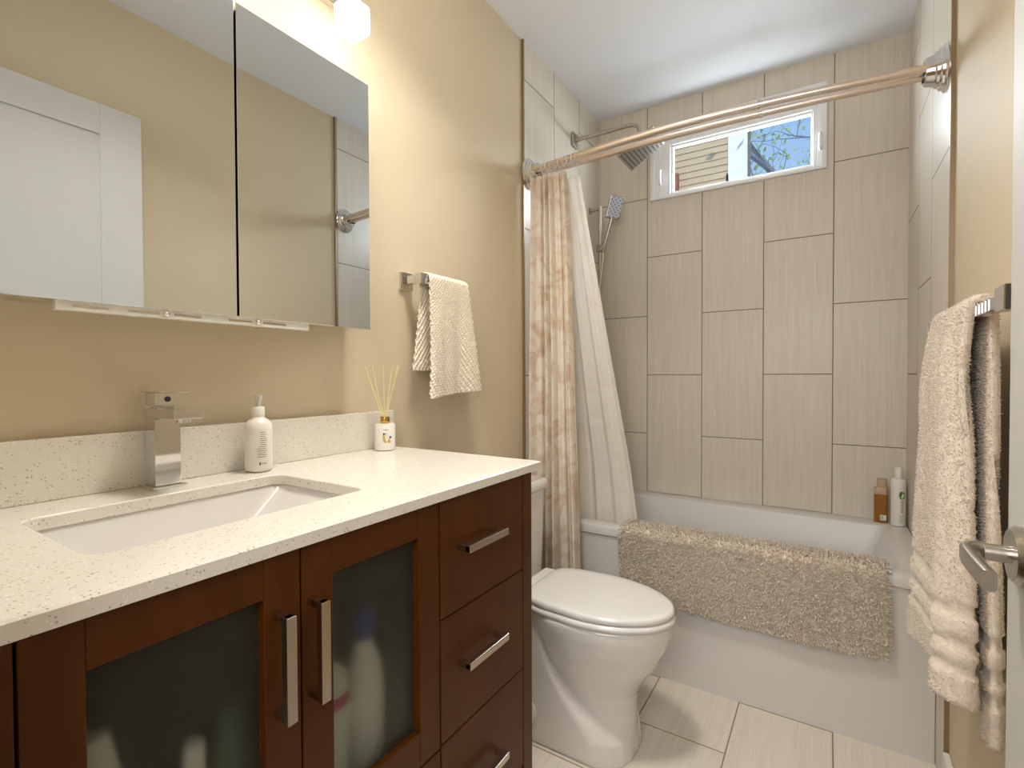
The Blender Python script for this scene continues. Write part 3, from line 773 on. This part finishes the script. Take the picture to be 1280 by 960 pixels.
for i in range(4):
    t = .075 + i * .03; p = rodpt(t, 1)
    r = thing('liner_hook', 'white plastic hook holding the liner on the inner rod', 'curtain ring', tuple(p), 'white hooks of the liner')
    b = bmesh.new(); tube(b, [p + Vector((0, .017 * math.sin(a), .018 * math.cos(a) - .004)) for a in [2 * PI * k / 20 for k in range(21)]] , .0017, 8, False)
    tube(b, [p + Vector((0, 0, -.021)), p + Vector((.002, .004, -.05))], .0016, 8); part('hook_wire', b, 'white_plastic', r, 60)

# ------------------------------------------------------------------ shower fittings
sh = thing('rain_shower', 'square rain shower head on a wall arm above the curved rod', 'shower head', (.0, .41, 2.51))
b = bmesh.new(); bx(b, .0003, .014, .378, .442, 2.478, 2.552, .004); part('wall_flange', b, 'satin_steel', sh)
hc_, th = Vector((.375, .395, 2.372)), math.radians(30)
b = bmesh.new(); a = Vector((.012, .41, 2.515)); tube(b, [a, (.29, .41, 2.515), (.325, .41, 2.513), (.348, .41, 2.503), (.36, .41, 2.483), (.363, .41, 2.455)], .0105, 14); part('arm', b, 'satin_steel', sh, 50)
b = bmesh.new(); tube(b, [(.363, .41, 2.458), (.364, .408, 2.438)], .014, 14); bmesh.ops.create_uvsphere(b, u_segments=14, v_segments=10, radius=.015, matrix=Matrix.Translation((.366, .405, 2.425))); tube(b, [(.366, .405, 2.425), hc_], .011, 12); part('swivel_joint', b, 'satin_steel', sh, 50)
Mh = Matrix.Translation(hc_) @ Matrix.Rotation(-th, 4, 'Y')
b = bmesh.new(); bx(b, -.1, .1, -.1, .1, -.004, .004, .0015, M=Mh); bx(b, -.03, .03, -.03, .03, .004, .012, .003, M=Mh); pl = part('head_plate', b, 'head_metal', sh)
b = bmesh.new()
for i in range(10):
    q = -.085 + i * .0189
    for j in range(10):
        s = -.085 + j * .0189; bx(b, q - .004, q + .004, s - .006, s + .006, -.0062, -.0038, 0, M=Mh)
part('nozzles', b, 'nozzle_grey', sh)
hs = thing('hand_shower', 'hand shower with square speckled face on a vertical slide bar', 'hand shower', (.0, .63, 1.9))
b = bmesh.new(); tube(b, [(.062, .63, 1.25), (.062, .63, 2.215)], .0095, 14)
part('slide_bar', b, 'satin_steel', hs, 50)
for z in (2.20, 1.27):
    b = bmesh.new(); tube(b, [(.0003, .63, z), (.062, .63, z)], .009, 12); tube(b, [(.0003, .63, z), (.006, .63, z)], .02, 16); part('bar_bracket', b, 'satin_steel', hs, 50)
b = bmesh.new(); bx(b, .045, .095, .612, .648, 1.955, 1.995, .006); tube(b, [(.075, .60, 1.965), (.10, .60, 1.985)], .014, 12); part('slider', b, 'satin_steel', hs, 50)
hx0, hx1 = Vector((.098, .602, 1.975)), Vector((.150, .585, 2.125))
b = bmesh.new(); tube(b, [hx0 - (hx1 - hx0) * .25, hx0, hx1], [.009, .0105, .0095], 12); part('handle', b, 'satin_steel', hs, 50)
ax_ = (hx1 - hx0).normalized(); nf = (Vector((.55, -.75, -.25)) - ax_ * Vector((.55, -.75, -.25)).dot(ax_)).normalized(); sx_ = ax_.cross(nf)
Mx = Matrix(((sx_.x, nf.x, ax_.x, 0), (sx_.y, nf.y, ax_.y, 0), (sx_.z, nf.z, ax_.z, 0), (0, 0, 0, 1)))
Mx = Matrix.Translation(hx1 + ax_ * .055) @ Mx
b = bmesh.new(); bx(b, -.04, .04, -.010, .010, -.062, .062, .008, M=Mx); part('head', b, 'satin_steel', hs)
b = bmesh.new(); bx(b, -.034, .034, .0095, .0115, -.055, .055, .0008, M=Mx); part('spray_face', b, 'head_blue', hs, None, 'speckled bluish spray face')
b = bmesh.new()
for i in range(6):
    for j in range(9):
        if (i + j) % 2: bx(b, -.030 + i * .012 - .003, -.030 + i * .012 + .003, .0113, .0135, -.05 + j * .0125 - .003, -.05 + j * .0125 + .003, 0, M=Mx)
part('spray_nozzles', b, 'nozzle_grey', hs)
b = bmesh.new(); pts = []
for i in range(31):
    t = i / 30; pts.append((.092 - .05 * min(1, 3 * t), .606 + .03 * t, 1.94 - 1.1 * t + .0 * t)) 
tube(b, pts, .007, 10); part('hose', b, 'satin_steel', hs, 50)

# ------------------------------------------------------------------ bottles on the tub corner
AX, AY, TZ = 1.365, .712, .5925
am = thing('body_wash_bottle', 'amber body wash bottle with pinkish cap on the tub corner', 'bottle', (AX, AY, TZ))
b = bmesh.new(); loft(b, [rrect(AX - .025, AX + .025, AY - .016, AY + .016, TZ + z, .013, 5) for z in (.0005, .125)]); part('bottle_body', b, 'amber_plastic', am, 50)
b = bmesh.new(); loft(b, [rrect(AX - .0245, AX + .0245, AY - .0155, AY + .0155, TZ + .1255, .013, 5), rrect(AX - .0245, AX + .0245, AY - .0155, AY + .0155, TZ + .152, .013, 5), rrect(AX - .022, AX + .022, AY - .014, AY + .014, TZ + .156, .012, 5)]); part('shoulder', b, 'pinkish_cap', am, 50)
b = bmesh.new(); loft(b, [rrect(AX - .014, AX + .022, AY - .013, AY + .013, TZ + z, .011, 5) for z in (.1562, .196)]); part('cap', b, 'pinkish_cap', am, 50)
b = bmesh.new(); bx(b, AX - .003, AX + .019, AY - .0172, AY - .0162, TZ + .012, TZ + .036); lb = part('sticker', b, 'white_paint', am)
b = bmesh.new(); bx(b, AX + .000, AX + .003, AY - .0178, AY - .0173, TZ + .016, TZ + .032); bx(b, AX + .006, AX + .008, AY - .0178, AY - .0173, TZ + .016, TZ + .032); bx(b, AX + .011, AX + .016, AY - .0178, AY - .0173, TZ + .016, TZ + .018); part('printed_mark', b, 'ink', am)
BX, BY = 1.425, .690
wb = thing('shampoo_bottle', 'tall white shampoo bottle with green leaf in the tub corner', 'bottle', (BX, BY, TZ))
b = bmesh.new(); lathe(b, [(.024, .0005), (.027, .004), (.0275, .012), (.0275, .190), (.026, .199), (.020, .205), (.0135, .207), (0, .207)], BX, BY, TZ, 36); part('bottle_body', b, 'white_plastic', wb, 50)
b = bmesh.new(); lathe(b, [(.0145, .2072), (.0145, .252), (.013, .255), (0, .255)], BX, BY, TZ, 24); part('cap', b, 'white_plastic', wb, 50)
ang = math.degrees(math.atan2(-2.0466 - BY, 1.1624 - BX))
b = bmesh.new(); patch(b, BX, BY, .0275, ang + 28, TZ + .137, .0125, .018, 20, .06, .0003); part('leaf_edge', b, 'leaf_light', wb)
b = bmesh.new(); patch(b, BX, BY, .0275, ang + 29, TZ + .137, .0105, .0165, 20, .06, .0006); part('leaf_logo', b, 'leaf_green', wb)
merge_rows(wb, BX, BY, .0275, TZ, [(.05 - i * .006, 8, 40, .0012) for i in range(6)], ang, 'ink', 'printed_text')
def text(body, size, loc, rot, par, mat='ink'):
    cu_ = bpy.data.curves.new('printed_letters', 'FONT'); cu_.body = body; cu_.size = size; cu_.extrude = .0002; cu_.align_x = 'CENTER'; cu_.align_y = 'CENTER'
    o = bpy.data.objects.new('printed_letters', cu_); C.objects.link(o); cu_.materials.append(MATS[mat]); o.parent = par
    off = Vector((0, 0, 0)); p = par
    while p: off += Vector(p.location); p = p.parent
    o.location = Vector(loc) - off; o.rotation_euler = rot
    return o
a = math.radians(ang + 30); text('BIOLAGE', .013, (BX + .0281 * math.cos(a), BY + .0281 * math.sin(a), TZ + .088), (0, -PI / 2, a), wb)
tx = [c for c in wb.children if c.type == 'FONT'][0]
tx.rotation_euler = (Matrix.Rotation(a + PI / 2, 4, 'Z') @ Matrix.Rotation(PI / 2, 4, 'X') @ Matrix.Rotation(PI / 2, 4, 'Z')).to_euler()

bpy.context.view_layer.update()
tm = bpy.data.meshes.new_from_object(tx.evaluated_get(bpy.context.evaluated_depsgraph_get()))
to_ = bpy.data.objects.new('printed_letters', tm); C.objects.link(to_); to_.parent = wb; to_.location = tx.location; to_.rotation_euler = tx.rotation_euler
bpy.data.objects.remove(tx)

# ------------------------------------------------------------------ shag bath mat over the tub rim
bmt = thing('bath_mat', 'taupe shaggy bath mat draped over the bathtub rim', 'bath mat', (.88, 0, .60))
RX0, RX1 = .418, 1.330
def matf(u, v):
    x = RX0 + (RX1 - RX0) * u
    zb = .312 + .010 * math.sin(5 * u + 1) + .01 * u
    L1 = .585 - zb; L2 = .075; L3 = .16; s = v * (L1 + .03 + L2 + .03 + L3)
    wob = .003 * math.sin(14 * u + 3 * v)
    o = .010
    if s < L1: return (x + .004 * math.sin(9 * v), -o + wob - .006 * (1 - s / L1), zb + s)
    s -= L1
    if s < .03: a = s / .03 * PI / 2; return (x, -o + (.016) * (1 - math.cos(a)) + wob, .585 + .019 * math.sin(a))
    s -= .03
    if s < L2: return (x, .006 + s, .604)
    s -= L2
    if s < .03: a = s / .03 * PI / 2; return (x, .081 + .016 * math.sin(a), .604 - .019 * (1 - math.cos(a)))
    s -= .03
    return (x, .098 + s * .09, .585 - s)
base = part('mat_backing', sheet(matf, 60, 60, .006), 'shag_taupe', bmt, 0)
V, Fc = tufts(base, 46000, .017, .0042, 4, .8, .4, keep=lambda p, n: (n.y < -.3 and p.y < .03) or (n.z > .4) or abs(n.x) > .7 or n.z < -.8)
o = obj('mat_pile', (V, Fc), 'shag_taupe', bmt, 0)

# ------------------------------------------------------------------ left hand towel and its bar
tbx = .068
lr = thing('hand_towel_bar', 'short square chrome towel bar on the beige wall above the toilet', 'towel bar', (.0, -.74, 1.56))
b = bmesh.new(); bx(b, -.0098, .002, -.880, -.826, 1.534, 1.592, .003); part('wall_plate', b, 'chrome', lr)
b = bmesh.new(); bx(b, .002, .052, -.866, -.840, 1.552, 1.578, .002); bx(b, .05, .078, -.868, -.838, 1.548, 1.582, .002); part('post', b, 'chrome', lr)
b = bmesh.new(); bx(b, .056, .072, -.86, -.635, 1.557, 1.573, .001); part('bar', b, 'chrome', lr)
b = bmesh.new(); bx(b, -.0098, .002, -.662, -.608, 1.534, 1.592, .003); bx(b, .002, .06, -.648, -.622, 1.552, 1.578, .002); part('far_post', b, 'chrome', lr)
lt = thing('hand_towel', 'cream waffle-knit hand towel hanging over the small chrome bar', 'towel', (.07, -.72, 1.58))
def ltow(u, v):
    Lf, Lb, arc = .370, .30, .04; s = v * (Lf + arc + Lb)
    if s < Lf:
        d = (Lf - s) / Lf                  # 0 top .. 1 bottom
        x = .083 + .018 * d; z = 1.572 - .370 * d
    elif s < Lf + arc:
        a = (s - Lf) / arc * PI; d = 0; x = .064 + .019 * math.cos(a); z = 1.572 + .012 * math.sin(a)
    else:
        d = (s - Lf - arc) / Lb; x = .045 - .004 * d; z = 1.572 - .30 * d; d *= .8
    y0 = -.838 - .050 * d ** 1.5 - (.0 if s >= Lf else .014 * max(0, d - .7)); y1 = -.640 + .050 * d
    y = y0 + (y1 - y0) * u
    fl_ = (.010 * math.sin(7 * u + .6) + .006 * math.sin(17 * u)) * d
    x += fl_ if s < Lf else fl_ * .3
    if s < Lf: x += .026 * math.exp(-(u / .10) ** 2) * d ** 1.5 + .012 * d * math.exp(-((u - .22) / .1) ** 2)
    z -= .014 * d * (1 - abs(2 * u - 1)) * 0 + .018 * d * (1 - u) * (s < Lf)
    # diagonal knit
    A = u * .26; B = v * (Lf + arc + Lb)
    k1 = math.sin((A * .85 + B * .55) * 2 * PI / .0140); k2 = math.sin((A * .55 - B * .85) * 2 * PI / .0095)
    amp = (.0042 if s < Lf else .0028) * (k1 * .8 + .45 * k2)
    if s < Lf: x += amp
    elif s < Lf + arc: z += amp
    else: x -= amp
    return (x, y, z)
part('towel_cloth', sheet(ltow, 170, 400, .005), 'waffle_cream', lt, 0)

# ------------------------------------------------------------------ right towel bar, bath towel
rb = thing('bath_towel_bar', 'chrome towel bar on the right wall behind the open door', 'towel bar', (W, -.7, 1.365))
b = bmesh.new(); bx(b, W - .004, W + .0098, -1.04, -.97, 1.335, 1.405, .004); bx(b, 1.40, W - .004, -1.024, -.990, 1.352, 1.386, .003); bx(b, 1.382, 1.408, -1.03, -.978, 1.350, 1.388, .002); part('post', b, 'chrome', rb)
b = bmesh.new(); bx(b, 1.387, 1.403, -1.0, -.36, 1.358, 1.378, .0015)
for i in range(5): bx(b, 1.3855, 1.4045, -.925 + i * .022, -.917 + i * .022, 1.3565, 1.3795, .001)
part('bar', b, 'chrome', rb)
b = bmesh.new(); bx(b, W - .004, W + .0098, -.40, -.33, 1.335, 1.405, .004); bx(b, 1.382, W - .004, -.382, -.348, 1.352, 1.386, .003); part('far_post', b, 'chrome', rb)
bt = thing('bath_towel', 'large cream terry bath towel with banded hem on the right wall', 'towel', (1.39, -.67, 1.38))
def interp(P, t):
    n = len(P) - 1; s = min(max(t, 0), 1) * n; i = min(int(s), n - 1); f = s - i
    g = lambda j: P[min(max(j, 0), n)]
    out = []
    for c in range(2):
        p0, p1, p2, p3 = g(i - 1)[c], g(i)[c], g(i + 1)[c], g(i + 2)[c]
        out.append(.5 * ((2 * p1) + (-p0 + p2) * f + (2 * p0 - 5 * p1 + 4 * p2 - p3) * f * f + (-p0 + 3 * p1 - 3 * p2 + p3) * f ** 3))
    return out
topP = [(1.380, -.838), (1.379, -.80), (1.380, -.76), (1.378, -.70), (1.380, -.65), (1.378, -.60), (1.380, -.55), (1.379, -.51), (1.380, -.485)]
botP = [(1.396, -.800), (1.388, -.848), (1.366, -.862), (1.340, -.835), (1.352, -.77), (1.368, -.70), (1.352, -.62), (1.338, -.55), (1.345, -.48)]
topB = [(1.410, -.838)] + [(1.410, p[1]) for p in topP[1:]]
botB = [(1.428, -.83), (1.415, -.855), (1.412, -.82), (1.426, -.74), (1.415, -.66), (1.428, -.6), (1.418, -.56), (1.424, -.52), (1.42, -.48)]
def rtow(u, v):
    ZT = 1.378; zb1 = .640 + .02 * math.sin(3 * u) - .055 * max(0, u - .45); zb2 = .588
    if v < .47:
        d = 1 - v / .47; a = interp(topP, u); c = interp(botP, u); q = d ** .75
        z = ZT - (ZT - zb1) * d; x = a[0] + (c[0] - a[0]) * q; y = a[1] + (c[1] - a[1]) * q
        return (x - .006 * math.sin(PI * min(1, d * 3)) - .0055 * min(1, d * 4) * math.sin(2 * PI * 3.2 * u + .5), y, z)
    if v < .53:
        a = (v - .47) / .06 * PI; yy = interp(topP, u)[1]
        return (1.395 + .0155 * -math.cos(a), yy, ZT + .013 * math.sin(a))
    d = (v - .53) / .47; a = interp(topB, u); c = interp(botB, u); q = d ** .75
    return (a[0] + (c[0] - a[0]) * q, a[1] + (c[1] - a[1]) * q, ZT - (ZT - zb2) * d)
base = part('towel_cloth', sheet(rtow, 70, 200, .013), 'terry_cream', bt, 0)
BANDS = [(.706, .728), (.750, .772), (.806, .833)]
def notband(p, n):
    z = p.z + 1.38; off = 0 if p.x + 1.39 < 1.40 else -.045
    return not any(a + off < z < b_ + off for a, b_ in BANDS)
V, Fc = tufts(base, 60000, .0032, .0017, 9, .7, .4, keep=notband)
obj('towel_pile', (V, Fc), 'terry_cream', bt, 0)
for v in base.data.vertices:
    p = v.co
    z = p.z + 1.38; off = 0 if p.x + 1.39 < 1.40 else -.045
    if any(a + off < z < b_ + off for a, b_ in BANDS): v.co = p - v.normal * .0035
    elif .70 + off < z < .84 + off: v.co = p + v.normal * .002

# ------------------------------------------------------------------ the open door
DX0, DX1, DY0, DY1, DZ = 1.365, 1.403, -1.925, -1.140, 2.293
dr = bpy.data.objects.new('door_1', None); C.objects.link(dr); dr['kind'] = 'structure'; dr.location = (1.385, -1.53, 0)
b = bmesh.new(); bx(b, DX0 + .008, DX1 - .008, DY0, DY1, .012, DZ - .001)
frames = [(DY0, DY0 + .135, .012, DZ), (DY1 - .135, DY1, .012, DZ), (DY0 + .135, DY1 - .135, DZ - .115, DZ), (DY0 + .135, DY1 - .135, .012, .24), (DY0 + .135, DY1 - .135, 1.08, 1.2)]
for (y0, y1, z0, z1) in frames: bx(b, DX0, DX1, y0, y1, z0, z1, .0015)
part('door_panel', b, 'door_paint', dr)
LY, LZ = -1.200, 1.030
b = bmesh.new(); lathe(b, [(.036, 0), (.036, -.006), (.032, -.010), (.031, -.011), (.0, -.011)], LY, LZ, DX0 - .0002, 40, 'x'); part('rosette', b, 'satin_steel', dr, 40)
b = bmesh.new()
pts = [(DX0 - .009, LY, LZ), (DX0 - .036, LY, LZ)]
tube(b, pts, [.0105, .0105], 20)
# lever: flat bar swept round the bend
path = [(DX0 - .032, LY + .004), (DX0 - .042, LY + .003), (DX0 - .050, LY - .004), (DX0 - .055, LY - .016), (DX0 - .056, LY - .03), (DX0 - .056, LY - .06), (DX0 - .055, LY - .09), (DX0 - .054, LY - .12)]
rg = []
for i, (x, y) in enumerate(path):
    a = Vector(path[max(i - 1, 0)]); c = Vector(path[min(i + 1, len(path) - 1)]); t = (c - a).normalized(); nn = Vector((-t.y, t.x)); hw = .0065 if i > 1 else .009; hz = .0115 if i > 1 else .0105
    rr = []
    for k in range(16):
        an = 2 * PI * k / 16; cc, ss = math.cos(an), math.sin(an)
        u_ = math.copysign(abs(cc) ** .45, cc) * hw; z_ = math.copysign(abs(ss) ** .45, ss) * hz
        rr.append((x + nn.x * u_, y + nn.y * u_, LZ + z_))
    rg.append(rr)
loft(b, rg); part('door_handle', b, 'satin_steel', dr, 40)
b = bmesh.new(); bx(b, DX0 + .006, DX1 - .006, DY1, DY1 + .0015, LZ - .03, LZ + .03); part('latch_plate', b, 'satin_steel', dr)
for z in (.25, 1.15, 2.05):
    b = bmesh.new(); tube(b, [(DX1 + .008, DY0 - .004, z - .045), (DX1 + .008, DY0 - .004, z + .045)], .006, 10); part('door_hinge', b, 'satin_steel', dr)

# ------------------------------------------------------------------ things seen through the frosted doors
def vbottle(name, label, x, y, prof, z0, mat, cap=None, capmat=None, stripe=None):
    t = thing(name, label, 'bottle', (x, y, z0))
    b = bmesh.new(); lathe(b, prof, x, y, z0 + .0005, 28, ex=.75, ey=1); part('bottle_body', b, mat, t, 50)
    if cap:
        b = bmesh.new(); lathe(b, cap, x, y, z0 + .0008, 20); part('cap', b, capmat, t, 50)
    if stripe:
        r, za, zb = stripe; b = bmesh.new(); lathe(b, [(r, za), (r + .0006, za), (r + .0006, zb), (r, zb)], x, y, z0, 28, ex=.76, ey=1.0); part('stripe', b, 'magenta_ink', t, None, 'magenta band')
    return t
SZ = .5055
BP = [(.030, 0), (.034, .004), (.034, .14), (.030, .165), (.016, .185), (.013, .188), (0, .188)]
vbottle('lotion_bottle', 'white bottle with magenta band behind the right frosted door', .472, -1.530, [(.034, 0), (.038, .004), (.038, .235), (.033, .26), (.018, .275), (.015, .28), (0, .28)], SZ, 'white_plastic', [(.016, .281), (.016, .315), (0, .316)], 'green_plastic', (.0382, .212, .232))
vbottle('detergent_bottle', 'white bottle with blue cap behind the right frosted door', .458, -1.442, [(.036, 0), (.041, .005), (.041, .19), (.034, .235), (.020, .265), (.016, .28), (0, .28)], SZ, 'white_plastic', [(.020, .281), (.020, .33), (0, .331)], 'blue_plastic')
vbottle('spray_bottle', 'tall pale bottle at the back behind the right frosted door', .375, -1.475, [(.034, 0), (.038, .005), (.038, .2), (.034, .27), (.024, .33), (.022, .40), (0, .40)], SZ, 'white_plastic')
vbottle('cleaner_bottle', 'white bottle at the middle behind the left frosted door', .480, -1.735, [(.030, 0), (.034, .004), (.032, .20), (.014, .24), (.012, .28), (0, .28)], SZ, 'white_plastic')
vbottle('green_bottle', 'green bottle at the right behind the left frosted door', .465, -1.682, [(.02, 0), (.024, .004), (.024, .23), (.014, .26), (.012, .29), (0, .29)], SZ, 'green_plastic')
vbottle('tall_bottle', 'tall pale bottle at the left behind the left frosted door', .478, -1.838, [(.030, 0), (.034, .005), (.034, .27), (.024, .31), (.016, .35), (0, .35)], SZ, 'white_plastic')
bk = thing('plastic_basket', 'translucent plastic basket with slots behind the right frosted door', 'basket', (.45, -1.375, SZ))
b = bmesh.new()
for (x0, x1, y0, y1) in ((.41, .492, -1.392, -1.388), (.41, .492, -1.342, -1.338), (.41, .414, -1.388, -1.342), (.488, .492, -1.388, -1.342)):
    bx(b, x0, x1, y0, y1, SZ + .001, SZ + .20)
bx(b, .41, .492, -1.392, -1.338, SZ + .001, SZ + .004); bx(b, .408, .498, -1.395, -1.389, SZ + .195, SZ + .205); bx(b, .486, .494, -1.395, -1.335, SZ + .195, SZ + .205)
part('basket_wall', b, 'basket_plastic', bk)
